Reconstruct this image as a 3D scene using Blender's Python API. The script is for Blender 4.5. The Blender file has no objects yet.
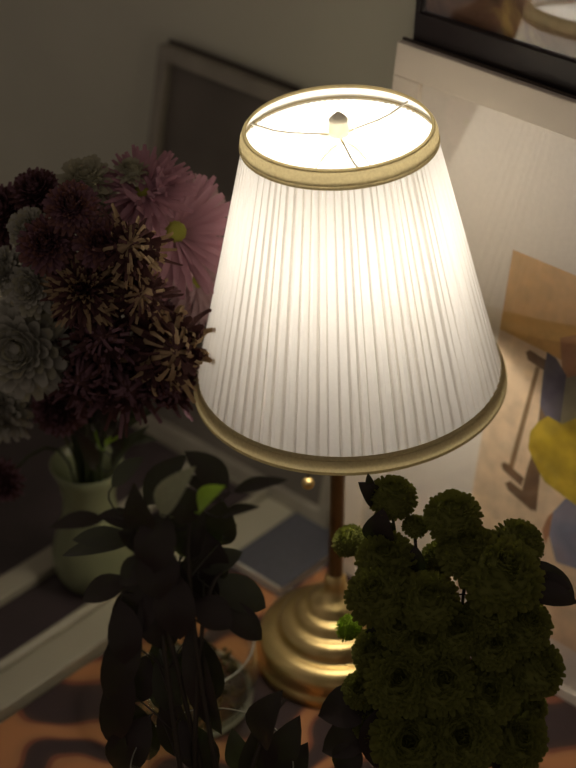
import bpy, bmesh, math, random
from mathutils import Vector, Matrix, Quaternion, Euler

# ------------------------------------------------------------------ camera, world, exposure
SC = bpy.context.scene
COL = SC.collection
rnd = random.Random(7)

PITCH = math.radians(34.0)
FPX = 1750.0
CAM = Vector((-0.05, -1.41, 1.305))
camd = bpy.data.cameras.new('camera')
camd.sensor_width = 36.0
camd.sensor_fit = 'AUTO'
camd.lens = 36.0 * FPX / 768.0
camd.clip_start = 0.02
camo = bpy.data.objects.new('camera', camd)
COL.objects.link(camo)
camo.location = CAM
camo.rotation_euler = (math.pi / 2 - PITCH, 0, 0)
camd.dof.use_dof = True
camd.dof.focus_distance = 1.55
camd.dof.aperture_fstop = 3.4
SC.camera = camo

world = bpy.data.worlds.new('room_ambient')
SC.world = world
world.use_nodes = True
wb = world.node_tree.nodes['Background']
wb.inputs[0].default_value = (1.0, 0.82, 0.72, 1)
wb.inputs[1].default_value = 0.13
BULB_STRENGTH = 52.0

SC.view_settings.view_transform = 'Standard'
SC.view_settings.look = 'None'
SC.view_settings.exposure = 0.0
SC.view_settings.gamma = 1.0
SC.view_settings.use_curve_mapping = False

# ------------------------------------------------------------------ helpers
FWD = Vector((0, math.cos(PITCH), -math.sin(PITCH)))
UPV = Vector((0, math.sin(PITCH), math.cos(PITCH)))
RGT = Vector((1, 0, 0))
def ray(px, py):
    return RGT * (px - 288) + UPV * (384 - py) + FWD * FPX
def at(px, py, Y):
    d = ray(px, py); return CAM + d * ((Y - CAM.y) / d.y)
def onz(px, py, z):
    d = ray(px, py); return CAM + d * ((z - CAM.z) / d.z)
def pxm(n, P):
    """n photo pixels as metres at the depth of P"""
    return n * (P - CAM).dot(FWD) / FPX
TH = math.radians(42.5)
AX = Vector((math.cos(TH), -math.sin(TH), 0))      # along the wall, to the right
BX = Vector((math.sin(TH), math.cos(TH), 0))       # towards the wall
def W(a, b, z=0.0): return AX * a + BX * b + Vector((0, 0, z))
def ab(P): return P.dot(AX), P.dot(BX)
def onplane(px, py, P0, n):
    d = ray(px, py); return CAM + d * ((P0 - CAM).dot(n) / d.dot(n))

class MB:
    def __init__(s): s.v = []; s.f = []; s.m = []
    def add(s, vs, fs, m=0):
        o = len(s.v); s.v += [tuple(v) for v in vs]
        s.f += [tuple(i + o for i in f) for f in fs]; s.m += [m] * len(fs)
    def box(s, x0, x1, y0, y1, z0, z1, m=0):
        s.add([(x0,y0,z0),(x1,y0,z0),(x1,y1,z0),(x0,y1,z0),(x0,y0,z1),(x1,y0,z1),(x1,y1,z1),(x0,y1,z1)],
              [(0,3,2,1),(4,5,6,7),(0,1,5,4),(1,2,6,5),(2,3,7,6),(3,0,4,7)], m)
    def tube(s, pts, r, n=6, m=0, cap=True):
        pts = [Vector(p) for p in pts]; rs = r if isinstance(r, (list, tuple)) else [r] * len(pts)
        vs = []; up = None
        for i, p in enumerate(pts):
            t = (pts[min(i+1, len(pts)-1)] - pts[max(i-1, 0)]).normalized()
            if up is None:
                up = t.orthogonal().normalized()
            else:
                up = (up - t * up.dot(t)).normalized()
            b = t.cross(up)
            for k in range(n):
                a = 2*math.pi*k/n; vs.append(p + (up*math.cos(a) + b*math.sin(a)) * rs[i])
        fs = []
        for i in range(len(pts)-1):
            for k in range(n):
                fs.append((i*n+k, i*n+(k+1)%n, (i+1)*n+(k+1)%n, (i+1)*n+k))
        if cap:
            fs.append(tuple(range(n-1, -1, -1))); fs.append(tuple((len(pts)-1)*n+k for k in range(n)))
        s.add(vs, fs, m)
    def lathe(s, prof, n=48, m=0, c=(0,0,0)):
        vs = []; fs = []
        for r, z in prof:
            for k in range(n):
                a = 2*math.pi*k/n; vs.append((c[0]+r*math.cos(a), c[1]+r*math.sin(a), c[2]+z))
        for i in range(len(prof)-1):
            for k in range(n):
                fs.append((i*n+k, i*n+(k+1)%n, (i+1)*n+(k+1)%n, (i+1)*n+k))
        s.add(vs, fs, m)
    def mesh(s, name, mats, smooth=False):
        me = bpy.data.meshes.new(name)
        me.from_pydata(s.v, [], s.f)
        for mt in (mats if isinstance(mats, (list, tuple)) else [mats]): me.materials.append(mt)
        me.polygons.foreach_set('material_index', s.m)
        if smooth: me.polygons.foreach_set('use_smooth', [True]*len(s.f))
        me.update(); return me
    def build(s, name, mats, parent=None, smooth=False, loc=None, bevel=0):
        o = link(name, s.mesh(name, mats, smooth), parent)
        if loc is not None: o.location = loc
        if bevel:
            b = o.modifiers.new('bevel', 'BEVEL'); b.width = bevel; b.segments = 2; b.limit_method = 'ANGLE'
        return o
def link(name, data, parent=None):
    o = bpy.data.objects.new(name, data); COL.objects.link(o)
    if parent: o.parent = parent
    return o
def thing(name, label, cat, loc=(0,0,0), rot=(0,0,0), group=None):
    o = link(name, None); o.empty_display_size = 0.02
    o.location = loc; o.rotation_euler = rot
    return tag(o, label, cat, group)
def tag(o, label=None, cat=None, group=None, kind=None):
    if label: o['label'] = label
    if cat: o['category'] = cat
    if group: o['group'] = group
    if kind: o['kind'] = kind
    return o
def aim(o, d, spin=0.0):
    q = Vector((0,0,1)).rotation_difference(Vector(d).normalized())
    o.rotation_mode = 'QUATERNION'
    o.rotation_quaternion = q @ Quaternion((0,0,1), spin)

# ------------------------------------------------------------------ materials
def nt(name):
    m = bpy.data.materials.new(name); m.use_nodes = True
    return m, m.node_tree.nodes, m.node_tree.links
def pbr(name, col, rough=0.6, metal=0.0, noise=0.0, scale=40.0, bump=0.0, spec=0.5, sheen=0.0, coat=0.0, col2=None, bscale=None):
    m, N, L = nt(name); b = N['Principled BSDF']
    b.inputs['Base Color'].default_value = (*col, 1); b.inputs['Roughness'].default_value = rough
    b.inputs['Metallic'].default_value = metal; b.inputs['Specular IOR Level'].default_value = spec
    b.inputs['Sheen Weight'].default_value = sheen; b.inputs['Coat Weight'].default_value = coat
    if noise or bump or col2:
        tc = N.new('ShaderNodeTexCoord'); n = N.new('ShaderNodeTexNoise')
        n.inputs['Scale'].default_value = scale; n.inputs['Detail'].default_value = 5
        L.new(tc.outputs['Object'], n.inputs['Vector'])
        if noise or col2:
            r = N.new('ShaderNodeValToRGB'); c2 = col2 or tuple(max(0, c*(1-noise)) for c in col)
            r.color_ramp.elements[0].color = (*c2, 1); r.color_ramp.elements[1].color = (*col, 1)
            r.color_ramp.elements[0].position = .35; r.color_ramp.elements[1].position = .65
            L.new(n.outputs['Fac'], r.inputs['Fac']); L.new(r.outputs['Color'], b.inputs['Base Color'])
        if bump:
            n2 = N.new('ShaderNodeTexNoise'); n2.inputs['Scale'].default_value = bscale or scale*3
            L.new(tc.outputs['Object'], n2.inputs['Vector'])
            bp = N.new('ShaderNodeBump'); bp.inputs['Strength'].default_value = bump; bp.inputs['Distance'].default_value = .003
            L.new(n2.outputs['Fac'], bp.inputs['Height']); L.new(bp.outputs['Normal'], b.inputs['Normal'])
    return m
def thin(name, col, trans, tcol=None, noise=.25, scale=60, rough=.6, gloss=0.0):
    """thin sheet: diffuse + translucent (+ a little gloss)"""
    m, N, L = nt(name); N.remove(N['Principled BSDF']); out = N['Material Output']
    tc = N.new('ShaderNodeTexCoord'); n = N.new('ShaderNodeTexNoise'); n.inputs['Scale'].default_value = scale
    L.new(tc.outputs['Object'], n.inputs['Vector'])
    def ramp(c):
        r = N.new('ShaderNodeValToRGB')
        r.color_ramp.elements[0].color = (*[x*(1-noise) for x in c], 1); r.color_ramp.elements[1].color = (*c, 1)
        L.new(n.outputs['Fac'], r.inputs['Fac']); return r
    d = N.new('ShaderNodeBsdfDiffuse'); t = N.new('ShaderNodeBsdfTranslucent'); mx = N.new('ShaderNodeMixShader')
    L.new(ramp(col).outputs['Color'], d.inputs['Color']); L.new(ramp(tcol or col).outputs['Color'], t.inputs['Color'])
    mx.inputs[0].default_value = trans
    L.new(d.outputs[0], mx.inputs[1]); L.new(t.outputs[0], mx.inputs[2]); last = mx
    if gloss:
        g = N.new('ShaderNodeBsdfGlossy'); g.inputs['Roughness'].default_value = rough
        fr = N.new('ShaderNodeFresnel'); fr.inputs['IOR'].default_value = 1.45
        mu = N.new('ShaderNodeMath'); mu.operation = 'MULTIPLY'; mu.inputs[1].default_value = gloss
        L.new(fr.outputs[0], mu.inputs[0])
        m2 = N.new('ShaderNodeMixShader'); L.new(mu.outputs[0], m2.inputs[0]); L.new(mx.outputs[0], m2.inputs[1]); L.new(g.outputs[0], m2.inputs[2]); last = m2
    L.new(last.outputs[0], out.inputs['Surface']); return m
def pane_mat(name, ior, tint=(1,1,1), rough=0.0):
    """clear pane: see-through with a Fresnel mirror image"""
    m, N, L = nt(name); N.remove(N['Principled BSDF']); out = N['Material Output']
    tr = N.new('ShaderNodeBsdfTransparent'); tr.inputs[0].default_value = (*tint, 1)
    g = N.new('ShaderNodeBsdfGlossy'); g.inputs['Roughness'].default_value = rough; g.inputs['Color'].default_value = (1,1,1,1)
    fr = N.new('ShaderNodeFresnel')
    ge = N.new('ShaderNodeNewGeometry'); mr = N.new('ShaderNodeMapRange')       # same reflectance on both faces of the thin pane
    mr.inputs['To Min'].default_value = ior; mr.inputs['To Max'].default_value = 1/ior
    L.new(ge.outputs['Backfacing'], mr.inputs['Value']); L.new(mr.outputs[0], fr.inputs['IOR'])
    mx = N.new('ShaderNodeMixShader'); L.new(fr.outputs[0], mx.inputs[0]); L.new(tr.outputs[0], mx.inputs[1]); L.new(g.outputs[0], mx.inputs[2])
    L.new(mx.outputs[0], out.inputs['Surface']); return m

M = {}
M['wall'] = pbr('wall_paint', (.61, .60, .46), .75, noise=.06, scale=6, bump=.08, bscale=160)
M['floor'] = pbr('floor_wood', (.12, .07, .04), .5, noise=.3, scale=9)
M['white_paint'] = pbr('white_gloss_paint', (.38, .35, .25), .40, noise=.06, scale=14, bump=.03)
M['dark_inset'] = pbr('dark_inset_board', (.05, .035, .035), .4, noise=.3, scale=12)
M['wood'] = pbr('table_wood', (.36, .17, .06), .5, noise=.25, scale=15)
M['brass'] = pbr('aged_brass', (.86, .65, .28), .34, metal=1.0, noise=.18, scale=30, bump=.02)
M['brass_dark'] = pbr('brown_brass', (.27, .19, .10), .38, metal=1.0, noise=.2, scale=40)
M['pale_wire'] = pbr('pale_wire', (.85, .80, .68), .5)
M['plastic'] = thin('cream_plastic', (.85, .80, .66), .45, (.85, .78, .62), noise=.05)
M['cream'] = pbr('cream_finial', (.92, .86, .68), .4)
M['fabric'] = thin('pleated_fabric', (.88, .865, .83), .25, (.86, .835, .79), noise=.06, scale=300)
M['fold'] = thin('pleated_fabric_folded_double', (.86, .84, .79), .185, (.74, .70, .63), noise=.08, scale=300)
M['braid'] = thin('olive_gold_braid', (.55, .47, .28), .34, (.52, .43, .23), noise=.35, scale=420)
M['braid_dark'] = thin('olive_gold_braid_edge', (.46, .38, .20), .40, (.44, .36, .18), noise=.35, scale=420)
for k_ in ('braid', 'braid_dark'):
    nt_ = M[k_].node_tree; d_ = [n for n in nt_.nodes if n.type == 'BSDF_DIFFUSE'][0]; src = d_.inputs['Color'].links[0].from_socket
    mx_ = nt_.nodes.new('ShaderNodeMix'); mx_.data_type = 'RGBA'; ge_ = nt_.nodes.new('ShaderNodeNewGeometry')
    nt_.links.new(ge_.outputs['Backfacing'], mx_.inputs[0]); mx_.inputs[6].default_value = (.86, .84, .78, 1); nt_.links.new(src, mx_.inputs[7])
    nt_.links.new(mx_.outputs[2], d_.inputs['Color'])
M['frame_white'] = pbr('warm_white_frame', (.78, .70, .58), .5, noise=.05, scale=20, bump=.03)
M['mat'] = pbr('mat_board', (.84, .77, .67), .8, noise=.04, scale=200)
M['frame_dark'] = pbr('dark_wood_frame', (.020, .013, .012), .45, noise=.3, scale=30)
M['frame_grey'] = pbr('greyish_wood_frame', (.32, .29, .22), .55, noise=.2, scale=25)
M['frame_shadowline'] = pbr('painted_frame_shadowline', (.05, .035, .025), .5)  # shadow line along the frame's outer edge, put into a dark colour
M['pane_mirror'] = pane_mat('picture_glass', 1.8)
M['pane'] = pane_mat('poster_glass', 1.65, rough=.0)
M['dim_print'] = pbr('dim_grey_print', (.16, .14, .11), .7, noise=.3, scale=8)
M['glass_glint'] = thin('painted_glass_glint', (.85, .84, .72), .5, (.8, .8, .62), noise=.5, scale=60, gloss=.8, rough=.2)  # pale colour stands in for light caught by clear glass edges
M['book'] = pbr('blue_grey_book_cloth', (.075, .075, .085), .8, noise=.15, scale=150, bump=.05)
M['pages'] = pbr('book_pages', (.66, .62, .52), .85, noise=.15, scale=250)

def mat_bulb():
    m, N, L = nt('glowing_bulb'); N.remove(N['Principled BSDF'])
    e = N.new('ShaderNodeEmission'); e.inputs[0].default_value = (1.0, .915, .80, 1); e.inputs[1].default_value = BULB_STRENGTH
    L.new(e.outputs[0], N['Material Output'].inputs['Surface']); return m
M['bulb'] = mat_bulb()
def mat_cloth():
    m, N, L = nt('patterned_cloth'); b = N['Principled BSDF']; b.inputs['Roughness'].default_value = .85
    tc = N.new('ShaderNodeTexCoord'); mp = N.new('ShaderNodeMapping'); mp.inputs['Rotation'].default_value = (0,0,.35)
    L.new(tc.outputs['Object'], mp.inputs['Vector'])
    w = N.new('ShaderNodeTexWave'); w.inputs['Scale'].default_value = 3.6; w.inputs['Distortion'].default_value = 9.0
    w.inputs['Detail'].default_value = 1.0; w.inputs['Detail Scale'].default_value = 2.2
    L.new(mp.outputs[0], w.inputs['Vector'])
    r = N.new('ShaderNodeValToRGB'); r.color_ramp.interpolation = 'EASE'
    E = r.color_ramp.elements
    E[0].position = .0; E[0].color = (.045, .026, .024, 1); E[1].position = 1.0; E[1].color = (.46, .20, .075, 1)
    for p, c in ((.38, (.06,.032,.024,1)), (.45, (.18,.062,.034,1)), (.62, (.22,.075,.036,1)), (.74, (.38,.17,.07,1))):
        e = E.new(p); e.color = c
    L.new(w.outputs['Fac'], r.inputs['Fac'])
    n = N.new('ShaderNodeTexNoise'); n.inputs['Scale'].default_value = 300; L.new(tc.outputs['Object'], n.inputs['Vector'])
    bp = N.new('ShaderNodeBump'); bp.inputs['Strength'].default_value = .25; bp.inputs['Distance'].default_value = .002
    L.new(n.outputs['Fac'], bp.inputs['Height']); L.new(bp.outputs['Normal'], b.inputs['Normal'])
    L.new(r.outputs['Color'], b.inputs['Base Color']); return m
M['cloth'] = mat_cloth()
def mat_old_print():
    m, N, L = nt('dark_old_print'); b = N['Principled BSDF']; b.inputs['Roughness'].default_value = .7
    tc = N.new('ShaderNodeTexCoord'); n = N.new('ShaderNodeTexNoise'); n.inputs['Scale'].default_value = 16; n.inputs['Detail'].default_value = 6
    n.inputs['Distortion'].default_value = 1.2
    L.new(tc.outputs['Object'], n.inputs['Vector'])
    r = N.new('ShaderNodeValToRGB'); E = r.color_ramp.elements
    E[0].position = .30; E[0].color = (.09,.05,.03,1); E[1].position = .72; E[1].color = (.55,.38,.12,1)
    e = E.new(.5); e.color = (.24,.13,.07,1)
    L.new(n.outputs['Fac'], r.inputs['Fac']); L.new(r.outputs['Color'], b.inputs['Base Color']); return m
M['old_print'] = mat_old_print()
def flat(name, c, noise=.18, scale=60): return pbr(name, c, .8, noise=noise, scale=scale)
M['p_peach'] = flat('print_peach', (.86,.66,.44)); M['p_ochre'] = flat('print_ochre_shaded', (.74,.44,.15))
M['p_brown'] = flat('print_brown', (.22,.13,.07)); M['p_violet'] = flat('print_violet_grey', (.16,.14,.18), .3)
M['p_yellow'] = flat('print_yellow', (.62,.44,.03), .35, 45); M['p_blue'] = flat('print_blue_grey', (.27,.28,.36))
M['p_rust'] = flat('print_rust', (.50,.25,.13)); M['p_olive'] = flat('print_olive_grey', (.32,.28,.18))
M['p_line'] = flat('print_thin_brown', (.32,.20,.10))
# plants
M['leaf_dark'] = thin('dark_leaf', (.052, .037, .033), .20, (.05, .085, .012), gloss=.6, rough=.35)
M['leaf_grey'] = thin('grey_green_leaf', (.085, .085, .06), .25, (.08, .11, .03), gloss=.6, rough=.4)
M['leaf_bright'] = thin('bright_leaf', (.34, .55, .07), .5, (.50, .80, .07), gloss=.3)  # brighter green paints in the lamp light shining through a leaf
M['leaf_pale'] = thin('pale_leaf', (.42, .42, .30), .4, (.40, .42, .22), noise=.45, scale=420)
M['stem'] = pbr('stem_green', (.045, .06, .02), .6, noise=.3)
M['stem_dark'] = pbr('stem_brown', (.04, .03, .018), .6, noise=.3)
M['pom'] = thin('green_button_petals', (.225, .235, .065), .28, (.36, .40, .06), noise=.3, scale=160)
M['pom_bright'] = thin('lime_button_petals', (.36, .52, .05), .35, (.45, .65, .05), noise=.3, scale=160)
M['pink'] = thin('pink_petal', (.52, .29, .34), .42, (.52, .28, .32), noise=.3, scale=90)
M['pink_pale'] = thin('pale_pink_petal', (.58, .40, .41), .42, (.56, .36, .37), noise=.3, scale=90)
M['purple'] = thin('dark_purple_petal', (.34, .19, .22), .30, (.30, .16, .18), noise=.4, scale=90)
M['maroon'] = thin('maroon_petal', (.18, .095, .09), .28, (.18, .08, .07), noise=.4, scale=90)
M['rust'] = thin('rust_petal', (.32, .17, .15), .30, (.26, .10, .05), noise=.3, scale=90)
M['straw'] = thin('straw_petal_tip', (.55, .40, .24), .30, (.46, .30, .14), noise=.3, scale=90)
M['cream_petal'] = thin('cream_petal', (.54, .52, .38), .35, (.36, .33, .22), noise=.25, scale=90)
M['white_petal'] = thin('greyish_white_petal', (.62, .60, .50), .35, (.3, .3, .24), noise=.25, scale=90)
M['disc_yellow'] = pbr('yellow_disc', (.62, .34, .02), .8, noise=.3, scale=300, bump=.6)
M['disc_olive'] = pbr('olive_disc', (.36, .36, .04), .8, noise=.35, scale=300, bump=.6)
M['celadon'] = thin('celadon_glazed_glass', (.40, .43, .24), .45, (.42, .47, .22), noise=.15, scale=8, gloss=.9, rough=.12)
M['dark_vase'] = pbr('dark_ceramic', (.028, .020, .020), .35, noise=.3)
M['moss'] = pbr('moss_bits', (.14, .11, .035), .9, noise=.5, scale=90)
M['pebble'] = pbr('grey_pebble', (.20, .19, .16), .6, noise=.3, scale=30)
M['glass'] = pane_mat('clear_glass', 1.45, (.93, .95, .90))
M['water'] = pane_mat('water', 1.33, (.90, .93, .86))

# ------------------------------------------------------------------ the setting
WB = 0.275           # wall plane distance behind the lamp
mb = MB(); mb.box(-2.6, 1.8, WB, WB + .1, -.72, 2.2)
w = mb.build('wall_back', M['wall']); w.rotation_euler = (0, 0, -TH); tag(w, 'grey-green plastered wall behind the lamp', kind='structure')
mb = MB(); mb.box(-2.6, 1.8, -2.6, WB, -.76, -.72)
f = mb.build('floor', M['floor']); f.rotation_euler = (0, 0, -TH); tag(f, 'dark wooden floor', kind='structure')

# white panelled cabinet on the left, its top level with the table
p1 = onz(112, 635, .012); A_R = ab(p1)[0]               # right (near) edge of the first rail
A_BEAD = ab(onz(94, 604, .016))[0]
A_2R = ab(onz(0, 600, .012))[0]; A_2L = ab(onz(0, 576, .012))[0]
B_END = ab(onz(242, 482, .012))[1]
cab = thing('panelled_cabinet', 'low white-painted cabinet with dark inset top panels, under the chrysanthemums', 'cabinet', W(A_R, 0, -.72), (0, 0, -TH))
Bn = -1.0; RW = A_R - A_BEAD
def cabbox(name, a0, a1, b0, b1, z0, z1, mat, bev=.002):
    m_ = MB(); m_.box(a0 - A_R, a1 - A_R, b0, b1, z0 + .72, z1 + .72); return m_.build(name, mat, cab, bevel=bev)
A_3 = A_2L - .27
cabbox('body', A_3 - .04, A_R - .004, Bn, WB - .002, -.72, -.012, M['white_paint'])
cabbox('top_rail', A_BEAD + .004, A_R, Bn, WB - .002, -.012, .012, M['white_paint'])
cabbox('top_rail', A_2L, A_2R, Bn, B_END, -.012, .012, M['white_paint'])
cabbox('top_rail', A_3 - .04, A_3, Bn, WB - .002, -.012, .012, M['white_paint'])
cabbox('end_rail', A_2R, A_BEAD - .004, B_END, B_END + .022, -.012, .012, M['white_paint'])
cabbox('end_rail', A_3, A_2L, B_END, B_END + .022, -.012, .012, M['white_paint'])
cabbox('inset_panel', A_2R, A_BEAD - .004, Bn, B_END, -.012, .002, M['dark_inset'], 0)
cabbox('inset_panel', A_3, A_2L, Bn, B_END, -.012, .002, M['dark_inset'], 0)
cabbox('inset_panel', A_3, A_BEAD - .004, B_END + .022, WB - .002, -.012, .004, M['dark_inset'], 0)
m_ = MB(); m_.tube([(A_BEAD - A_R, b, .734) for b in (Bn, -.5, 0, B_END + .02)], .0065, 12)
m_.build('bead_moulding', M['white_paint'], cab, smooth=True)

# table and cloth
T_A0, T_A1, T_B0, T_B1 = A_R + .002, .62, -.80, WB - .004
tab = thing('side_table', 'wooden table under the brass lamp, covered by an orange patterned cloth', 'table', W(T_A0, T_B0, -.72), (0,0,-TH))
m_ = MB(); m_.box(0, T_A1-T_A0, 0, T_B1-T_B0, .69, .717); m_.build('tabletop', M['wood'], tab, bevel=.003)
for x in (.02, T_A1-T_A0-.07):
    for y in (.02, T_B1-T_B0-.07):
        m_ = MB(); m_.box(x, x+.05, y, y+.05, 0, .69); m_.build('leg', M['wood'], tab, bevel=.003)
m_ = MB()
NX, NY = 24, 24
LX, LY = T_A1-T_A0-.004, T_B1-T_B0-.004
vs = [(.002+LX*i/NX, .002+LY*j/NY, 0) for j in range(NY+1) for i in range(NX+1)]
lo = [(x, y, -.003) for x, y, z in vs]; n0 = len(vs)
fs = [(j*(NX+1)+i, j*(NX+1)+i+1, (j+1)*(NX+1)+i+1, (j+1)*(NX+1)+i) for j in range(NY) for i in range(NX)]
m_.add(vs + lo, fs + [tuple(n0+k for k in reversed(q)) for q in fs])
c = m_.build('patterned_tablecloth', M['cloth']); c.location = W(T_A0, T_B0, 0); c.rotation_euler = (0,0,-TH)
tag(c, 'orange and dark brown patterned cloth lying under the lamp and vases', 'tablecloth')

# ------------------------------------------------------------------ table lamp
lamp = thing('table_lamp', 'lit brass table lamp with a white pleated empire shade', 'lamp', (0,0,0))
prof = [(r_*.94, z_*1.22 if z_ > .013 else z_) for r_, z_ in [(.0,.0),(.090,.0),(.0915,.004),(.0915,.010),(.089,.013),(.0875,.0135),(.0885,.017),(.0885,.022),(.085,.0285),(.079,.0325),(.073,.034),(.068,.0335),
        (.0655,.034),(.0648,.0385),(.063,.0435),(.058,.0475),(.052,.049),(.047,.0485),(.0455,.0495),(.0445,.054),(.041,.058),(.036,.0595),(.0325,.059),
        (.031,.061),(.0295,.066),(.025,.0695),(.019,.072),(.0145,.077),(.0125,.084),(.012,.090),(.0083,.094)]]
m_ = MB(); m_.lathe(prof, 72); m_.build('base', M['brass'], lamp, smooth=True)
m_ = MB(); m_.lathe([(.0078,.112),(.0078,.385),(.0105,.387),(.0105,.397),(.0078,.400),(.0078,.440)], 24); m_.build('pole', M['brass_dark'], lamp, smooth=True)
SK = .437
m_ = MB(); m_.lathe([(.0,.0),(.014,.001),(.0165,.009),(.0165,.041),(.0145,.047),(.0,.048)], 24); sock = m_.build('socket', M['brass_dark'], lamp, smooth=True)
sock.location = (0,0,SK); sock.rotation_euler = (math.radians(4), math.radians(6), 0)
BZ = .087
bulb = MB(); bulb.lathe([(.0135,-.036),(.0145,-.028),(.021,-.016),(.0275,-.002),(.0285,.008),(.026,.018),(.019,.0265),(.009,.031),(.0001,.032)], 20, c=(0,0,BZ))
bulb.build('bulb', M['bulb'], sock, smooth=True)
harp = []
for k in range(25):
    t = math.pi * k/24
    harp.append((-.052*math.cos(t)*(1-.25*math.sin(t)**6), 0, .40 + .212*math.sin(t)**.8))
m_ = MB(); m_.tube(harp, .0016, 6); m_.build('harp', M['pale_wire'], lamp, smooth=True)
# pull chain
pc = at(308, 483, -.028)
m_ = MB()
zt = .442; m_.tube([(-.012, -.006, zt), (pc.x*.8, pc.y*.8, zt-.004), (pc.x, pc.y, zt-.02), (pc.x, pc.y, pc.z+.004)], .0009, 6)
ch = m_.build('pull_chain', M['brass_dark'], lamp)
m_ = MB(); m_.lathe([(.0001,-.0066)] + [(.0066*math.sin(math.pi*k/10), -.0066*math.cos(math.pi*k/10)) for k in range(1,10)] + [(.0001,.0066)], 16, c=pc)
m_.build('pull_ball', M['brass'], ch, smooth=True)

# shade, tilted a little on its harp
ZT = .624; SH_H = .2645; RT, RB = .085, .1495
shade = link('shade', None, lamp); shade.location = (-.005, 0, ZT); shade.rotation_euler = (math.radians(.5), math.radians(-3.2), 0)
NP = 86
r2 = random.Random(3)
ang = []; a = 0
ws = [1 + r2.uniform(-.28, .28) for _ in range(NP)]; tot = sum(ws)
m_ = MB(); ROWS = 10
ring = []       # (angle, radial offset, material of the strip that starts here)
for wv in ws:
    da = 2*math.pi*wv/tot
    fo = r2.uniform(.22, .42)
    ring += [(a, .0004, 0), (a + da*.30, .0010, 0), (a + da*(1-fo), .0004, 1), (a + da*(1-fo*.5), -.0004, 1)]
    a += da
n = len(ring)
vs = []
for j in range(ROWS+1):
    t = .040 + .914*j/ROWS
    R = RT + (RB-RT)*t
    for i, (an, off, _) in enumerate(ring):
        rr = R - .0012 + off*(.75+.5*t) + .0006*math.sin(3.1*t + i*1.7)
        vs.append((rr*math.cos(an), rr*math.sin(an), -SH_H*t))
for j in range(ROWS):
    for i in range(n):
        m_.add([], [])
fs = []; ms = []
for j in range(ROWS):
    for i in range(n):
        fs.append((j*n+i, (j+1)*n+i, (j+1)*n+(i+1)%n, j*n+(i+1)%n)); ms.append(ring[i][2])
m_.v = vs; m_.f = fs; m_.m = ms
pl = m_.build('pleated_cover', [M['fabric'], M['fold']], shade)
def band(name, t0, t1, off, mat, th=.0022):
    R0 = RT+(RB-RT)*t0+off; R1 = RT+(RB-RT)*t1+off
    b = MB(); z0, z1 = -SH_H*t0, -SH_H*t1
    b.lathe([(R0-th*.8,z0),(R0-th*.2,z0+.0010),(R0+th*.5,z0-.0004),((R0+R1)/2+th*.8,(z0+z1)/2),(R1+th*.5,z1+.0004),(R1-th*.2,z1-.0004),(R1-th*.8,z1)], 96)
    return b.build(name, mat, shade, smooth=True)
band('top_band', -.012, .032, .0008, M['braid']); band('top_band_edging', .033, .044, .0008, M['braid'], .0016)
band('top_band_edging', -.020, -.010, -.0002, M['braid_dark'], .0016)
band('bottom_band', .962, 1.002, .0010, M['braid']); band('bottom_band_edging', .950, .961, .0008, M['braid'], .0016)
band('bottom_band_edging', 1.002, 1.014, .0006, M['braid_dark'], .0018)
m_ = MB()
for k, aa in enumerate((math.radians(38), math.radians(165), math.radians(282))):
    d = Vector((math.cos(aa), math.sin(aa), 0)); s = Vector((-d.y, d.x, 0))
    m_.tube([d*.008 + Vector((0,0,-.004)), d*.045 + Vector((0,0,-.005)), d*.06 + Vector((0,0,-.004)), d*(RT-.004) + Vector((0,0,.0015))], .0010, 6)
m_.build('spider', M['pale_wire'], shade, smooth=True)
m_ = MB(); m_.lathe([(.002,-.0045),(.0155,-.0045),(.0168,-.0035)], 28); m_.build('washer', M['plastic'], shade, smooth=True)
m_ = MB(); m_.lathe([(.0001,-.003),(.0085,-.003),(.0092,.002),(.0085,.010),(.0088,.0115),(.006,.0145),(.0015,.0185),(.0001,.019)], 20); m_.build('finial', M['cream'], shade, smooth=True)

# ------------------------------------------------------------------ blue-grey book behind the lamp foot
bk0 = onz(293, 606, 0); ba, bb = ab(bk0)
b_left = A_R + .003
book = thing('book', 'flat blue-grey book lying between the white rail and lamp foot', 'book', W(b_left, bb, 0), (0,0,-TH))
bw = -.1045 - b_left; bl = .145
m_ = MB(); m_.box(.0, bw-.003, .002, bl-.003, .002, .0115); m_.build('pages', M['pages'], book)
m_ = MB(); m_.box(0, bw, 0.004, bl, .0115, .0135); m_.build('cover', M['book'], book, bevel=.0006)
m_ = MB(); m_.box(0, bw, 0, bl, .0, .002); m_.build('back_cover', M['book'], book, bevel=.0006)

# ------------------------------------------------------------------ framed poster leaning right of the lamp
pb = onz(556, 696, 0); pa, pbb = ab(pb)
TOPB = .197
ptop = onplane(397, 41, W(0, TOPB, 0), BX); ta, tb = ab(ptop)
lean = math.atan2(TOPB - pbb, ptop.z)
PH = math.hypot(ptop.z, TOPB - pbb)
PW = .52
post = thing('framed_poster', 'large white-framed print leaning on the wall, colourful figure under glass', 'picture', W(ta, pbb, 0), (-lean, 0, -TH))
PM = Matrix.Translation(W(ta, pbb, 0)) @ Euler((-lean, 0, -TH)).to_matrix().to_4x4()
PMI = PM.inverted(); PN = (PM.to_3x3() @ Vector((0,1,0)))
def pp(px, py, y=.004):
    q = PMI @ onplane(px, py, PM @ Vector((0, y, 0)), PN); return q.x, q.z
FWf = .034
for nm, x0, x1, z0, z1 in (('frame_rail', 0, PW, PH-FWf, PH), ('frame_rail', 0, PW, 0, .014), ('frame_stile', 0, FWf, .014, PH-FWf), ('frame_stile', PW-FWf, PW, .014, PH-FWf)):
    m_ = MB(); m_.box(x0, x1, 0, .010, z0, z1); m_.build(nm, M['frame_white'], post, bevel=.0015)
m_ = MB(); m_.box(-.001, PW+.001, .010, .0125, 0, PH+.0022); m_.build('backing_board', M['frame_shadowline'], post)  # stands proud of the top rail, painting the shadow line above it
m_ = MB(); m_.box(FWf-.002, PW-FWf+.002,   .006, .0097, .012, PH-FWf+.002); m_.build('mat_board', M['mat'], post)
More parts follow.
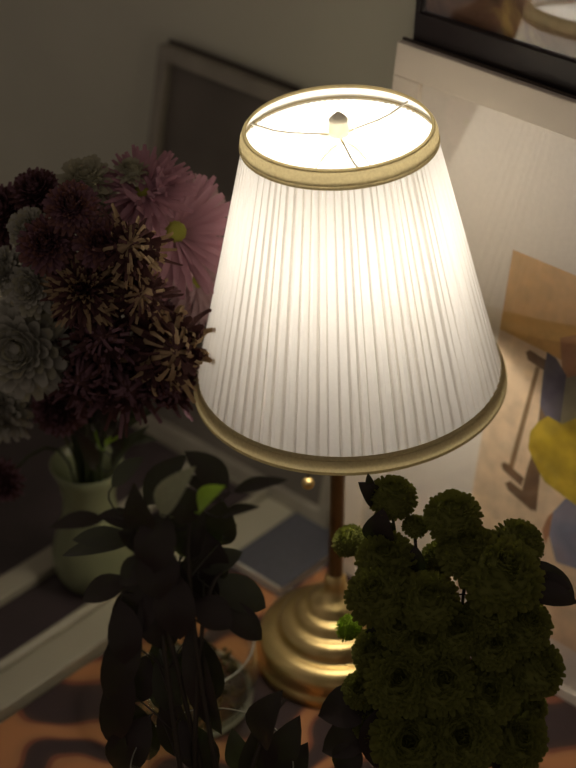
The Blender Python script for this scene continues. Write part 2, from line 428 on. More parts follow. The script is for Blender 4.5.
m_ = MB(); m_.box(FWf-.002, PW-FWf+.002, .0026, .0036, .012, PH-FWf+.002); m_.build('pane', M['pane'], post)
PR = ['p_peach','p_ochre','p_brown','p_violet','p_yellow','p_blue','p_rust','p_olive','p_line']
m_ = MB(); lay = [0]
def poly(pts, mat, dx=0):
    lay[0] += 1; y = .0058 - lay[0]*.00006
    xy = [pp(a_, b_, y) for a_, b_ in pts]
    m_.add([(x, y, z) for x, z in xy], [tuple(range(len(xy)-1, -1, -1))], PR.index(mat))
x0, z0 = pp(512, 250); x1 = PW - FWf - .05; zb = .06
xl = pp(470, 500)[0]
lay[0] += 1; y = .0058
m_.add([(xl, y, zb), (x1, y, zb), (x1, y, z0), (xl, y, z0)], [(0,1,2,3)], 0)
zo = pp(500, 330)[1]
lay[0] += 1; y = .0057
m_.add([(xl, y, zo), (x1, y, zo-.012), (x1, y, z0), (xl, y, z0)], [(0,1,2,3)], 1)  # print's ochre; its lower edge also paints the limit of the lamp's direct light
poly([(560,338),(600,330),(640,380),(640,430),(580,420),(563,380)], 'p_rust')
poly([(536,366),(540,368),(513,470),(508,468)], 'p_line')
poly([(545,366),(551,372),(536,512),(520,498),(527,470),(536,440)], 'p_brown')
poly([(526,352),(530,350),(552,364),(548,373),(528,360)], 'p_brown')
poly([(501,464),(505,462),(524,478),(521,486),(503,470)], 'p_brown')
poly([(505,483),(510,481),(534,500),(532,511),(508,490)], 'p_brown')
poly([(547,352),(556,358),(566,375),(570,395),(560,425),(546,418),(540,405),(543,375)], 'p_violet')
poly([(566,378),(600,370),(610,420),(560,425)], 'p_olive')
poly([(530,432),(538,422),(548,416),(562,424),(590,412),(612,430),(615,520),(585,512),(566,498),(545,482),(536,466),(528,448)], 'p_yellow')
poly([(553,512),(566,498),(585,512),(615,520),(620,575),(580,570),(556,562),(549,535)], 'p_blue')
poly([(548,516),(553,512),(549,535),(545,545),(542,530)], 'p_rust')
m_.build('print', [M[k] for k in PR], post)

# dark framed picture with glass on the wall above the poster
FRONT = .2115
TL = onplane(414, 0, W(0, FRONT, 0), BX); la = ab(TL)[0]
bt = onplane(480, 70, W(0, FRONT, 0), BX).z
pic = thing('framed_picture', 'dark-framed old brown picture on the wall, its glass mirroring the lamp', 'picture', W(la, FRONT, bt), (math.radians(-3.4),0,-TH+math.radians(1.3)))
QW, QH = .46, .40
fb = .036
for nm, x0, x1, z0, z1 in (('frame_rail', 0, QW, 0, fb), ('frame_rail', 0, QW, QH-fb, QH), ('frame_stile', 0, .006, fb, QH-fb), ('frame_stile', QW-.006, QW, fb, QH-fb)):
    m_ = MB(); m_.box(x0, x1, 0, .024, z0, z1); m_.build(nm, M['frame_dark'], pic, bevel=.001)
m_ = MB(); m_.box(.006, QW-.006, .010, .014, fb, QH-fb); m_.build('print', M['old_print'], pic)
m_ = MB(); m_.box(.006, QW-.006, .004, .006, fb, QH-fb); m_.build('pane', M['pane_mirror'], pic)

# grey frame leaning against the wall behind the flowers
gt = onplane(158, 44, W(0, WB-.03, 0), BX); ga = ab(gt)[0]
gl = math.radians(12); GH = (gt.z - .012)/math.cos(gl); GW = .36
gfr = thing('picture_frame', 'dim grey wooden frame around a dark picture, leaning behind the pink flowers', 'picture', W(ga, WB-.03-GH*math.sin(gl), .012), (-gl, 0, -TH))
fw = .017
for nm, x0, x1, z0, z1 in (('frame_rail', 0, GW, GH-fw, GH), ('frame_rail', 0, GW, 0, fw), ('frame_stile', 0, fw, fw, GH-fw), ('frame_stile', GW-fw, GW, fw, GH-fw)):
    m_ = MB(); m_.box(x0, x1, 0, .018, z0, z1); m_.build(nm, M['frame_grey'], gfr, bevel=.001)
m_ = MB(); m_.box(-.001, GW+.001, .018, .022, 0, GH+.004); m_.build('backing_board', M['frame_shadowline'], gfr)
m_ = MB(); m_.box(fw-.001, GW-fw+.001, .010, .017, fw-.001, GH-fw+.001); m_.build('print', M['dim_print'], gfr)

# ------------------------------------------------------------------ plant builders
def bez(p0, p1, p2, n=7):
    return [p0*(1-t)**2 + p1*2*t*(1-t) + p2*t*t for t in [k/(n-1) for k in range(n)]]
def ribbon(mb, P, dirs_n, widths, mats=None, cup=0.0):
    """petal strip along the points P with side vectors; 2 quads across when cupped"""
    vs = []; k = 3
    for p, (sd, nm), wd in zip(P, dirs_n, widths):
        vs += [p - sd*wd*.5 + nm*cup*wd, p, p + sd*wd*.5 + nm*cup*wd]
    for i in range(len(P)-1):
        mi = mats[i] if mats else 0
        mb.add([], [])
        o = len(mb.v)
    base = len(mb.v); mb.v += [tuple(v) for v in vs]
    for i in range(len(P)-1):
        mi = mats[i] if mats else 0
        for q in (0, 1):
            mb.f.append((base+i*3+q, base+i*3+q+1, base+(i+1)*3+q+1, base+(i+1)*3+q)); mb.m.append(mi)
def petal(mb, az, el0, L, wd, bend, r0=0.0, z0=0.0, seg=4, mats=None, cup=.15, tipw=.35, twist=0.0):
    """petal leaving the centre at azimuth az and elevation el0 (rad); elevation changes by bend along it"""
    out = Vector((math.cos(az), math.sin(az), 0)); sd = Vector((-out.y, out.x, 0)); Z = Vector((0,0,1))
    p = out*r0 + Z*z0; P = [p.copy()]; D = []; Wd = []
    el = el0; st = L/seg
    prof_ = [.45, .85, 1.0, .95, tipw] if seg == 4 else [.5 + .5*math.sin(math.pi*min(1, k/seg+.25)) * (1 if k < seg else tipw) for k in range(seg+1)]
    for k in range(seg+1):
        d = out*math.cos(el) + Z*math.sin(el); nm = -out*math.sin(el) + Z*math.cos(el)
        s2 = sd*math.cos(twist*k/seg) + nm*math.sin(twist*k/seg)
        D.append((s2, nm)); Wd.append(wd*prof_[k])
        if k < seg:
            p = p + d*st; P.append(p.copy()); el += bend/seg
    ribbon(mb, P, D, Wd, mats, cup)
def disc(mb, r, h, m=0, n=14):
    mb.lathe([(r, -h*.3), (r, h*.2), (r*.8, h*.75), (r*.45, h), (.0001, h*.85)], n, m)

GA = math.pi*(3-math.sqrt(5))
def mum_mesh(name, r, n, mats, kind, seed):
    """dense round chrysanthemum petals in one mesh, unit along +z"""
    q = random.Random(seed); mb = MB()
    for k in range(n):
        t = (k+.5)/n
        az = k*GA + q.uniform(-.15,.15)
        if kind == 'ball':
            el = math.pi/2 - t*2.05 + q.uniform(-.1,.1); L = r*(.78 + .2*t + q.uniform(-.06,.08)); wd = r*.22; bend = .5 - .5*t
            petal(mb, az, el, L, wd, bend, r*.06, r*.02, 4, [0,0,0,1] if q.random() < .55 else None, .25, .4)
        elif kind == 'spike':
            el = math.pi/2 - t*1.9 + q.uniform(-.12,.12); L = r*(.7 + .35*t + q.uniform(-.1,.1)); wd = r*.13
            petal(mb, az, el, L, wd, q.uniform(-.5,.35), r*.06, 0, 4, [0,0,0,1] if q.random() < .5 else [0,0,0,0], .3, .3)
        elif kind == 'curl':
            el = 1.0 - t*1.6 + q.uniform(-.2,.2); L = r*(.75 + .45*t + q.uniform(-.15,.15)); wd = r*.17
            bend = q.choice((-1,1,1))*q.uniform(1.2, 4.2)
            petal(mb, az, el, L, wd, bend, r*.14, 0, 7, [0,0,0,0,1,1,1] if q.random() < .6 else [0]*7, .3, .35, q.uniform(-1,1))
        elif kind == 'broad':
            el = 1.3 - t*1.75 + q.uniform(-.1,.1); L = r*(.55 + .5*t + q.uniform(-.06,.06)); wd = r*.32
            petal(mb, az, el, L, wd, .35, r*.05, 0, 4, [0,0,0,1] if q.random() < .3 else None, .2, .5)
        elif kind == 'pom':
            el = math.pi/2 - t*1.95 + q.uniform(-.08,.08); L = r*(.34 + q.uniform(-.05,.06)); wd = r*.17
            petal(mb, az, el, L, wd, .25, r*.62*math.cos(el), r*.62*math.sin(el), 4, None, .3, .6)
    if kind in ('pom', 'ball', 'spike', 'curl', 'broad'):
        cr = r*{'pom': .82, 'ball': .5, 'spike': .38, 'curl': .30, 'broad': .45}[kind]
        mb.lathe([(cr*math.sin(math.pi*k/8)+1e-4, -cr*math.cos(math.pi*k/8)) for k in range(9)], 14)
    return mb.mesh(name, mats, True)
MESH = {
 'ball': [mum_mesh('ball_petals', 1, 260, [M['purple'], M['rust']], 'ball', s) for s in (1,2)],
 'dball': [mum_mesh('dark_ball_petals', 1, 260, [M['maroon'], M['purple']], 'ball', s) for s in (1,2)],
 'spike': [mum_mesh('spiky_petals', 1, 260, [M['maroon'], M['straw']], 'spike', 3)],
 'curl': [mum_mesh('curled_petals', 1, 150, [M['maroon'], M['straw']], 'curl', s) for s in (4,5)],
 'dcurl': [mum_mesh('dark_curled_petals', 1, 170, [M['maroon'], M['purple']], 'curl', s) for s in (6,7)],
 'broad': [mum_mesh('broad_petals', 1, 120, [M['white_petal'], M['cream_petal']], 'broad', 8)],
 'cbroad': [mum_mesh('cream_petals', 1, 60, [M['cream_petal'], M['cream_petal']], 'broad', 9)],
 'pom': [mum_mesh('button_petals', 1, 300, [M['pom'], M['pom']], 'pom', s) for s in (10,11)],
 'lime': [mum_mesh('lime_button_petals', 1, 220, [M['pom_bright'], M['pom_bright']], 'pom', 12)],
}
def petal_mesh(name, mat, L=1, wd=.145, bend=-.12):
    mb = MB(); petal(mb, 0, .0, L, wd, bend, 0, 0, 4, None, .18, .45); return mb.mesh(name, mat, True)
MESH['daisy_petal'] = petal_mesh('daisy_petal', M['pink']); MESH['daisy_petal_pale'] = petal_mesh('daisy_petal_pale', M['pink_pale'], wd=.22, bend=-.5)
mb = MB(); disc(mb, .2, .12); MESH['disc_yellow'] = mb.mesh('disc_yellow', M['disc_yellow'], True); MESH['disc_olive'] = mb.mesh('disc_olive', M['disc_olive'], True)
mb = MB(); mb.lathe([(.0001,-.42),(.16,-.38),(.3,-.22),(.34,-.02),(.2,.1),(.0001,.12)], 12); MESH['calyx'] = mb.mesh('calyx', M['stem'], True)

STEMS = {}
def leaf_mesh(name, B, T, wd, mat, nrm, droop=.12, fold=.22, nseg=7, foot=None):
    """ovate leaf from B to T (local), folded on its midrib, tip curling down"""
    ax = T - B; L = ax.length; t_ = ax.normalized()
    nm = (nrm - t_*nrm.dot(t_)).normalized(); sd = t_.cross(nm)
    mb = MB(); vs = []
    for k in range(nseg+1):
        t = k/nseg
        wv = wd*.5*(math.sin(math.pi*min(1, t**.85))**.8 if 0 < t < 1 else 0)
        if k == 0: wv = wd*.03
        c_ = B + ax*t + nm*(math.sin(math.pi*t)*L*droop)
        vs += [c_ - sd*wv + nm*wv*fold*1.2, c_ - sd*wv*.5 + nm*wv*fold*.45, c_, c_ + sd*wv*.5 + nm*wv*fold*.45, c_ + sd*wv + nm*wv*fold*1.2]
    fs = [(i*5+q, i*5+q+1, (i+1)*5+q+1, (i+1)*5+q) for i in range(nseg) for q in range(4)]
    mb.add(vs, fs)
    if foot is not None and (foot - B).length > .002:        # leaf stalk running to the stem
        mb.tube(bez(foot, B - t_*(B-foot).length*.45, B + t_*L*.03, 6), [.0010, .0009, .0008, .0008, .0007, .0006], 5)
    return mb.mesh(name, mat, True)
TOCAM = (CAM - Vector((0,0,.3))).normalized()
def add_leaf(root, base, tip, wpx, mat, nrm=None):
    O = Vector(root.location)
    nrm = nrm or (TOCAM + Vector((0,0,.6)) + Vector((rnd.uniform(-.4,.4), 0, rnd.uniform(-.3,.3))))
    return link('leaf', leaf_mesh('leaf', base-O, tip-O, pxm(wpx, base), M[mat], nrm.normalized(), foot=min((p for p in STEMS[root.name]), key=lambda p: (p-(base-O)).length + max(0, p.z-(base-O).z)*1.5, default=None)), root)

def flower(name, label, cat, group, head, radius, kind, face, base, stem_mat='stem', stem_r=.0018, sag=None):
    root = thing(name, label, cat, base, group=group)
    loc = head - base
    neck = loc - Vector(face).normalized()*radius*.35
    mid = (neck*.55) + Vector((neck.x*.10, neck.y*.10, abs(neck.z)*.15)) if sag is None else sag - base
    STEMS[root.name] = bez(Vector((0,0,0)), mid, neck, 24)
    m_ = MB(); m_.tube(bez(Vector((0,0,0)), mid, neck, 8), [stem_r]*8, 6); m_.build('stem', M[stem_mat], root, smooth=True)
    if kind in ('daisy', 'daisy_pale'):
        h = link('flower_head', MESH['disc_olive'], root); h.scale = (radius,)*3
        h.location = loc; aim(h, face)
        pmn = MESH['daisy_petal'] if kind == 'daisy' else MESH['daisy_petal_pale']
        for ringn, (cnt, el, ln) in enumerate(((26, .08, 1.0), (26, .24, .95), (22, .44, .84), (16, .72, .6))):
            for k in range(cnt):
                pt = link('petal', pmn, h)
                az = 2*math.pi*(k + .5*ringn)/cnt + rnd.uniform(-.09,.09)
                pt.rotation_euler = (rnd.uniform(-.25,.25), -(el + rnd.uniform(-.14,.14)), az)
                s = ln*rnd.uniform(.86,1.06); pt.scale = (s, s*rnd.uniform(.85,1.15), s)
                pt.location = (.13*math.cos(az), .13*math.sin(az), .02*ringn - .02)
        cx = link('calyx', MESH['calyx'], h); cx.location = (0,0,-.1)
    else:
        key = kind.split('+')[0]
        ms = MESH[key]; h = link('flower_head', rnd.choice(ms), root); h.scale = (radius, radius, radius*(.86 if key in ('pom','lime') else 1))
        h.location = loc; aim(h, face, rnd.uniform(0, 6.28)); tag(h, kind='stuff')
        cx = link('calyx', MESH['calyx'], h); cx.scale = (.7,.7,.7)
        if key in ('curl',) or '+' in kind:
            dc = link('flower_centre', MESH['disc_yellow'], h); dc.location = (0,0,.30)
    return root

# ------------------------------------------------------------------ chrysanthemum bouquet on the left
VB = onz(93, 592, .002) + Vector((0, .03, 0)); VB.z = .002
vas = thing('celadon_vase', 'pale green glass vase holding the chrysanthemums on the cabinet', 'vase', VB)
vp = [(.0001,.001),(.034,.0),(.040,.004),(.0455,.022),(.046,.04),(.040,.064),(.031,.09),(.0285,.115),(.033,.142),(.040,.160),(.0385,.160),(.031,.141),(.0265,.115),(.029,.09),(.038,.064),(.044,.04),(.043,.022),(.036,.007),(.0001,.006)]
m_ = MB(); m_.lathe([(r*1.02, z) for r, z in vp], 40); m_.build('vase_body', M['celadon'], vas, smooth=True)

def bqY(px, py):
    u_ = (px-105)/135; v_ = (py-285)/150
    return .085 - .11*max(0, 1 - .6*u_*u_ - .6*v_*v_) - .00025*max(0, py-300) - .0002*max(0, px-140)
G1 = 'chrysanthemums in the pale green vase'
BQ = [
 (175, 232, 55, 'daisy', (.35,-.75,.55), 'large pink daisy with olive centre touching the lampshade'),
 (143, 192, 42, 'daisy', (-.05,-.45,.9), 'pink daisy at the top of the bouquet, facing up'),
 (196, 280, 42, 'daisy_pale', (.7,-.6,.3), 'pale pink daisy squeezed between large pink daisy and lampshade'),
 (206, 205, 26, 'daisy_pale', (.8,-.2,.5), 'pale pink daisy half hidden behind the lampshade edge'),
 (72, 208, 25, 'ball', (.1,-.55,.8), 'round purple chrysanthemum with rusty right side near the top'),
 (47, 245, 27, 'ball', (-.1,-.7,.7), 'round plum chrysanthemum left of centre, rosy petals on its right'),
 (37, 194, 24, 'dball', (-.2,-.4,.9), 'dim dark purple chrysanthemum at the upper left of the bouquet'),
 (7, 216, 30, 'dball', (-.5,-.5,.7), 'dark plum chrysanthemum at the far left frame edge'),
 (100, 243, 24, 'ball', (.1,-.7,.7), 'dusky pink-purple chrysanthemum left of the yellow-eyed curled one'),
 (84, 290, 36, 'spike', (-.05,-.8,.6), 'spiky dark chrysanthemum with straw-tipped petals in mid bouquet'),
 (131, 248, 36, 'curl', (.05,-.8,.6), 'wilted curled chrysanthemum with yellow eye below pink daisy'),
 (168, 349, 46, 'curl', (.3,-.85,.45), 'wilted curled chrysanthemum with yellow eye nearest the lampshade'),
 (140, 296, 32, 'curl', (.15,-.8,.55), 'wilted curled chrysanthemum between the two yellow-eyed ones'),
 (104, 336, 36, 'dcurl', (0,-.85,.5), 'shaggy dark purple chrysanthemum in the lower middle of bouquet'),
 (128, 382, 40, 'dcurl', (.1,-.9,.3), 'lowest shaggy maroon chrysanthemum above the stems'),
 (86, 376, 36, 'dcurl', (-.15,-.9,.3), 'shaggy maroon chrysanthemum beside the large white one'),
 (170, 384, 32, 'dcurl', (.3,-.85,.2), 'shaggy dark chrysanthemum under the curled one at lampshade'),
 (24, 348, 46, 'broad', (-.25,-.85,.4), 'large grey-white chrysanthemum at the left of the bouquet'),
 (86, 181, 28, 'cbroad', (0,-.3,1), 'cream chrysanthemum at the very top of the bouquet'),
 (132, 172, 18, 'cbroad', (.1,-.1,1), 'small cream chrysanthemum behind the upper pink daisy'),
 (28, 228, 20, 'broad', (-.3,-.6,.7), 'small white chrysanthemum between plum ones at left'),
 (4, 270, 22, 'broad', (-.6,-.6,.5), 'white chrysanthemum cut by the left frame edge'),
 (32, 288, 26, 'broad', (-.3,-.8,.5), 'white chrysanthemum left of the spiky dark one'),
 (2, 412, 30, 'broad', (-.5,-.8,.1), 'low white chrysanthemum at the left frame edge'),
 (100, 205, 20, 'cbroad', (0,-.5,.8), 'pale chrysanthemum between purple head and pink daisy'),
 (60, 330, 24, 'dball', (-.1,-.8,.4), 'small dark purple chrysanthemum beside the spiky straw-tipped one, lower left'), (112, 290, 24, 'dball', (0,-.8,.5), 'small dark purple chrysanthemum right of the spiky straw-tipped one'), (58, 268, 20, 'dball', (0,-.7,.6), 'small dark purple chrysanthemum above the spiky straw-tipped one'), (155, 320, 22, 'dball', (.1,-.7,.5), 'small dark purple chrysanthemum above the curled one nearest lampshade'),
 (60, 408, 26, 'dball', (-.2,-.9,.1), 'small dark purple chrysanthemum lowest left, above the celadon vase'), (4, 480, 20, 'dball', (-.5,-.8,0), 'dark maroon chrysanthemum drooping low at the left frame edge'),
]
bq_roots = []
for i, (px, py, r, k, fc, lb) in enumerate(BQ):
    back = .035 if k in ('cbroad', 'dball') and py < 340 else (.02 if lb.startswith('small dark purple') else 0)
    if px > 190: back += .03
    if 'daisy' in k: back += .035
    if k == 'curl': back -= .012
    P = at(px, py, bqY(px, py) + back)
    a_ = i*GA; base = VB + Vector((.013*math.cos(a_), .013*math.sin(a_), .012))
    neck_mid = VB + Vector((.0*math.cos(a_), 0, .26))
    nm = 'daisy_flower' if 'daisy' in k else 'chrysanthemum'
    ro = flower(nm, lb, 'flower', G1, P, pxm(r*1.14, P), k, fc, base, stem_r=.0017, sag=neck_mid)
    bq_roots.append(ro)
# narrow leaves among the stems of the bouquet
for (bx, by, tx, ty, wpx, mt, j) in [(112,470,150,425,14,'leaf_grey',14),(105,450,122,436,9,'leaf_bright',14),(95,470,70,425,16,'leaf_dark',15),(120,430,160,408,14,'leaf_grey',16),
        (85,440,50,408,16,'leaf_dark',13),(130,445,158,440,12,'leaf_grey',16),(100,420,60,395,18,'leaf_dark',15),(110,440,90,400,18,'leaf_dark',13),(125,420,150,395,18,'leaf_dark',14),(70,415,30,402,9,'leaf_dark',15),(118,455,128,415,14,'leaf_dark',14),(95,430,108,395,18,'leaf_dark',13)]:
    add_leaf(bq_roots[j], at(bx, by, .06), at(tx, ty, .03), wpx, mt)

# ------------------------------------------------------------------ green button flowers in front of the lamp, right
PV = Vector((at(435, 790, -.27).x, -.27, 0))
dv = thing('ceramic_vase', 'dark ceramic vase of green button flowers, mostly below the picture', 'vase', PV)
m_ = MB(); m_.lathe([(.0001,.0),(.042,.0),(.050,.01),(.056,.04),(.052,.075),(.043,.10),(.046,.112),(.044,.112),(.040,.10),(.049,.075),(.052,.04),(.046,.012),(.0001,.008)], 36); m_.build('vase_body', M['dark_vase'], dv, smooth=True)
G2 = 'green button flowers right of the lamp'
PM2 = [
 (392, 499, 25, -.17, 'pom', (.1,-.1,1), 'flat-topped green button flower highest under the lampshade rim'),
 (453, 518, 29, -.20, 'pom', (0,-.25,1), 'round green button flower standing clear, right of the tallest'),
 (350, 542, 18, -.16, 'pom', (-.5,-.1,.9), 'small green button flower just right of the brass pole'),
 (386, 560, 30, -.20, 'pom', (-.1,-.4,1), 'green button flower below the flat-topped one'),
 (415, 527, 13, -.19, 'pom', (0,-.2,1), 'tiny green button flower between the two tallest ones'),
 (468, 552, 31, -.22, 'pom', (-.1,-.3,1), 'green button flower below the clear-standing round one'),
 (517, 545, 27, -.20, 'pom', (.3,-.1,1), 'green button flower at the upper right of the bunch'),
 (500, 577, 43, -.24, 'pom', (.15,-.35,1), 'largest green button flower, at the right of the bunch'),
 (440, 560, 20, -.19, 'pom', (0,-.3,1), 'green button flower peeping between two larger ones'),
 (428, 602, 32, -.24, 'pom', (0,-.4,1), 'dark button flower at the middle of the green bunch'),
 (380, 596, 34, -.23, 'pom', (-.3,-.4,.9), 'dark button flower over the lamp foot, left of bunch'),
 (350, 628, 15, -.18, 'lime', (-.7,.1,.7), 'bright lime button flower lit in front of the brass foot'),
 (520, 626, 32, -.24, 'pom', (.3,-.4,.8), 'dark button flower under the largest one at right'),
 (533, 668, 32, -.25, 'pom', (.5,-.4,.7), 'rightmost dark button flower beside the poster edge'),
 (494, 648, 24, -.26, 'pom', (0,-.5,.8), 'dark button flower below the middle of the green bunch, small, right side'), (456, 632, 27, -.25, 'pom', (0,-.5,.8), 'dark button flower under the middle one of the green bunch'), (442, 682, 36, -.27, 'pom', (0,-.6,.8), 'dark button flower in the lower centre of the green bunch'),
 (512, 738, 36, -.27, 'pom', (.3,-.6,.7), 'lowest dark button flower at the lower right of the bunch'), (528, 708, 20, -.25, 'pom', (.4,-.4,.7), 'small dark button flower at the right edge, low in the bunch'), (460, 736, 40, -.29, 'pom', (0,-.7,.7), 'large dark button flower at the bottom centre of the bunch'),
 (400, 682, 36, -.27, 'pom', (-.1,-.6,.8), 'dark button flower low on the left of the bunch centre'), (378, 652, 26, -.24, 'pom', (-.4,-.4,.8), 'dark button flower beside the upper right of the brass foot'), (410, 740, 40, -.29, 'pom', (-.1,-.7,.7), 'large dark button flower at the bottom left of the bunch'),
 (378, 722, 26, -.26, 'pom', (-.4,-.6,.6), 'small dark button flower at the bottom far left of bunch'), (485, 694, 34, -.27, 'pom', (.1,-.6,.8), 'dark button flower at lower right of centre in the bunch'), (420, 645, 24, -.255, 'pom', (0,-.5,.8), 'small dark button flower in the heart of the green bunch'),
 (398, 628, 22, -.245, 'pom', (-.1,-.5,.8), 'small dark button flower right of the lime one'), (362, 690, 20, -.25, 'pom', (-.4,-.5,.8), 'dark button flower at the far left of the lower bunch'), (490, 615, 26, -.245, 'pom', (0,-.5,.8), 'dark button flower just below the largest one, left side'),
]
pr = []
for i, (px, py, r, Y, k, fc, lb) in enumerate(PM2):
    P = at(px, py, Y); a_ = i*GA
    base = PV + Vector((.022*math.cos(a_), .022*math.sin(a_), .014))
    pr.append(flower('button_flower', lb, 'flower', G2, P, pxm(r*1.08, P), k, fc, base, stem_r=.0015, sag=PV + Vector(((P.x-PV.x)*.45, (P.y-PV.y)*.5, max(.11, P.z*.55)))))
for (bx, by, tx, ty, wpx, Y, j, mt) in [(378,505,358,482,22,-.17,0,'leaf_dark'),(372,486,368,473,9,-.17,0,'leaf_dark'),(380,545,384,508,34,-.185,3,'leaf_dark'),(392,545,368,520,26,-.18,3,'leaf_dark'),
        (520,590,578,603,26,-.22,7,'leaf_dark'),(528,585,572,588,26,-.21,7,'leaf_dark'),(535,560,575,600,18,-.20,6,'leaf_dark'),(415,545,420,580,18,-.2,4,'leaf_dark'),
        (375,700,318,716,44,-.25,10,'leaf_dark'),(372,730,322,752,40,-.26,10,'leaf_dark'),(370,690,352,720,28,-.25,10,'leaf_dark'),(360,745,335,768,34,-.27,10,'leaf_dark'),(395,620,365,665,34,-.23,10,'leaf_dark'),
        (470,600,465,650,34,-.23,9,'leaf_dark'),(440,620,455,670,38,-.24,9,'leaf_dark'),(420,650,405,720,40,-.25,9,'leaf_dark'),(480,690,500,730,40,-.25,12,'leaf_dark'),(430,710,445,768,46,-.27,9,'leaf_dark'),
        (500,660,490,700,40,-.24,12,'leaf_dark'),(395,700,375,768,46,-.27,10,'leaf_dark'),(360,660,362,690,20,-.22,10,'leaf_dark'),(490,740,520,790,46,-.28,12,'leaf_dark'),(400,640,415,690,44,-.235,9,'leaf_dark'),(385,660,372,712,40,-.24,10,'leaf_dark')]:
    add_leaf(pr[j], at(bx, by, Y), at(tx, ty, Y-.005), wpx, mt)

# ------------------------------------------------------------------ glass dish with moss between the plant and the lamp
DC = onz(185, 697, 0); DC.z = 0
RD = .077
dish = thing('glass_bowl', 'round clear glass bowl of mossy bits on the cloth, left of lamp foot', 'bowl', DC)
m_ = MB(); m_.lathe([(.0001,.001),(RD*.72,.0),(RD*.93,.008),(RD,.026),(RD*1.01,.055),(RD*.97,.078),(RD*.94,.079),(RD*.965,.055),(RD*.955,.027),(RD*.88,.011),(RD*.68,.004),(.0001,.004)], 56)
m_.build('bowl_glass', M['glass'], dish, smooth=True)
m_ = MB(); m_.tube([(RD*.90*math.cos(2*math.pi*k/48), RD*.90*math.sin(2*math.pi*k/48), .006) for k in range(49)], .0034, 8, cap=False); m_.build('base_edge', M['glass_glint'], dish, smooth=True)
m_ = MB(); m_.tube([(RD*.955*math.cos(2*math.pi*k/48), RD*.955*math.sin(2*math.pi*k/48), .079) for k in range(49)], .0010, 6, cap=False); m_.build('rim', M['glass_glint'], dish, smooth=True)
q = random.Random(5); m_ = MB()
for k in range(420):
    rr = RD*.86*math.sqrt(q.random()); aa = q.uniform(0, 6.283); zz = .008 + q.random()*.022 + .012*(1-rr/RD)
    c_ = Vector((rr*math.cos(aa), rr*math.sin(aa), zz)); s = q.uniform(.003,.007)
    d1 = Vector((q.uniform(-1,1), q.uniform(-1,1), q.uniform(-1,1))).normalized(); d2 = d1.orthogonal().normalized(); d3 = d1.cross(d2)
    m_.add([c_+d1*s, c_-d1*s, c_+d2*s*.5, c_-d2*s*.5, c_+d3*s*.5, c_-d3*s*.5], [(0,2,4),(0,4,3),(0,3,5),(0,5,2),(1,4,2),(1,3,4),(1,5,3),(1,2,5)])
tag(m_.build('moss', M['moss'], dish), kind='stuff')

# ------------------------------------------------------------------ dark leafy branches in a glass vase, front left
VY = -.33
rim = at(212, 766, VY); GV = Vector((rim.x, VY, 0)); RZ = rim.z
gv = thing('glass_vase', 'clear glass vase with a thin rim holding dark leafy branches', 'vase', GV)
R0 = .072
m_ = MB(); m_.lathe([(.0001,.001),(.04,.0),(.046,.006),(.05,.05),(.056,RZ*.6),(R0,RZ-.001),(R0-.001,RZ),(R0-.002,RZ-.001),(.0545,RZ*.6),(.048,.05),(.043,.012),(.0001,.010)], 56); m_.build('vase_glass', M['glass'], gv, smooth=True)
m_ = MB(); m_.lathe([(.0001,.0105),(.042,.0125),(.0475,.05),(.051,RZ*.4),(.0001,RZ*.4)], 40); m_.build('water', M['water'], gv, smooth=True)
m_ = MB(); m_.tube([((R0-.001)*math.cos(2*math.pi*k/60), (R0-.001)*math.sin(2*math.pi*k/60), RZ) for k in range(61)], .0006, 6, cap=False); m_.build('rim', M['glass_glint'], gv, smooth=True)
G3 = 'dark leafy branches in the glass vase'
YB = -.31
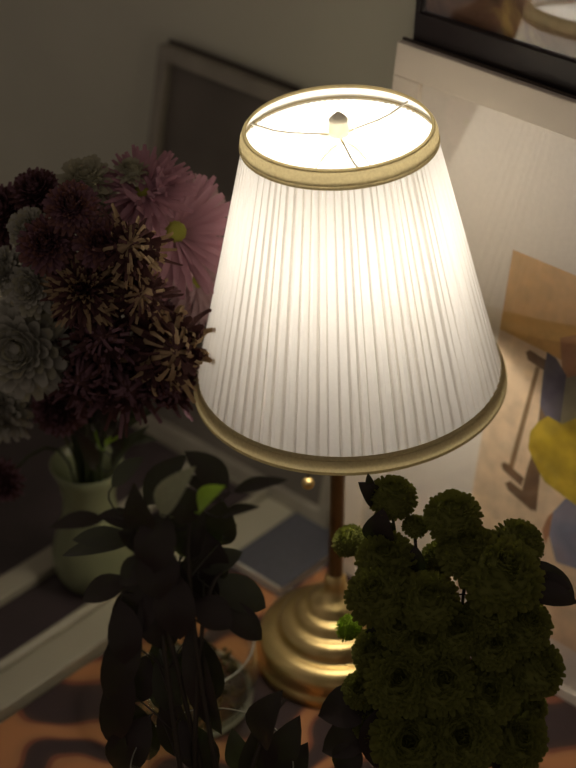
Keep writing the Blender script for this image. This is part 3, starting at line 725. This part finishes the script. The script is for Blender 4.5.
branches = [
 ('tallest dark leafy branch with a bright backlit leaf near its tip', (196, 505), (185, 600),
   [(146,505,186,455,32,'leaf_dark'),(228,488,184,451,30,'leaf_dark'),(234,492,289,480,15,'leaf_dark'),(222,517,260,507,13,'leaf_dark'),(178,473,216,502,14,'leaf_dark'),
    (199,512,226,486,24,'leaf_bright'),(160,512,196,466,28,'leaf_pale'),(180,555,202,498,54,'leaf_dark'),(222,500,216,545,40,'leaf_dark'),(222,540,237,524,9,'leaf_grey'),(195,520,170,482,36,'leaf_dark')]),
 ('dark leafy branch reaching left over the celadon vase', (135, 525), (165, 610),
   [(104,519,49,528,19,'leaf_dark'),(130,581,82,600,28,'leaf_dark'),(112,487,144,457,20,'leaf_grey'),(147,532,134,482,30,'leaf_dark'),(132,537,72,540,22,'leaf_grey'),
    (140,525,98,515,22,'leaf_dark'),(150,545,118,532,28,'leaf_dark'),(128,545,62,556,16,'leaf_grey'),(165,560,135,512,36,'leaf_dark'),(152,560,120,585,30,'leaf_dark')]),
 ('dark leafy branch bending right toward the lamp foot', (222, 572), (195, 640),
   [(208,578,266,608,36,'leaf_grey'),(200,570,243,552,26,'leaf_grey'),(215,600,262,640,30,'leaf_dark'),(190,570,222,555,34,'leaf_dark'),(196,600,232,628,36,'leaf_dark'),(190,620,222,735,32,'leaf_dark')]),
 ('short dark branch with drooping leaves hanging in front of glass bowl', (160, 600), (165, 660),
   [(160,570,118,640,44,'leaf_dark'),(135,610,108,700,38,'leaf_dark'),(175,570,180,640,44,'leaf_dark'),(165,620,160,710,30,'leaf_grey'),(190,560,165,620,46,'leaf_dark'),
    (125,650,112,745,36,'leaf_dark'),(205,560,196,612,44,'leaf_dark'),(150,540,160,600,46,'leaf_dark'),(185,645,178,700,22,'leaf_grey'),(130,700,150,760,34,'leaf_dark'),(148,655,128,700,40,'leaf_dark'),(150,585,168,650,44,'leaf_dark'),(170,690,185,760,36,'leaf_dark'),(205,640,216,700,30,'leaf_dark'),(150,715,115,770,44,'leaf_dark'),(180,720,215,770,40,'leaf_dark'),(165,510,150,575,44,'leaf_dark'),(120,600,125,665,36,'leaf_dark'),(205,530,200,590,50,'leaf_dark'),(160,650,175,715,30,'leaf_grey')]),
 ('low dark sprig with heart-shaped leaves in front of lamp foot', (285, 700), (262, 745),
   [(262,745,283,690,40,'leaf_dark'),(270,768,300,715,36,'leaf_dark'),(250,775,262,715,40,'leaf_dark'),(285,780,308,742,30,'leaf_dark'),(240,770,232,728,26,'leaf_grey')]),
]
for i, (lb, top, midp, leaves) in enumerate(branches):
    base = GV + Vector((.022*math.cos(i*1.3), .018*math.sin(i*1.3), .02))
    T_ = at(*top, YB); Mp = at(*midp, VY)
    root = thing('leafy_branch', lb, 'branch', base, group=G3)
    if i == 4: Mp = at(250, 760, VY+.005)
    pts = bez(base - base, Mp - base + (Mp-(base+T_)*.5)*.5, T_ - base, 12)
    STEMS[root.name] = pts[3:]
    m_ = MB(); m_.tube(pts, [.0028 - .0012*k/11 for k in range(12)], 7); m_.build('stem', M['stem_dark'], root, smooth=True)
    for k, (bx, by, tx, ty, wpx, mt) in enumerate(leaves):
        dy = rnd.uniform(-.035, .035) if mt == 'leaf_dark' else rnd.uniform(0, .05)
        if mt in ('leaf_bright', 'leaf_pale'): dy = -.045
        B_ = at(bx, by, YB + dy*.5); T2 = at(tx, ty, YB + dy)
        add_leaf(root, B_, T2, wpx, mt)
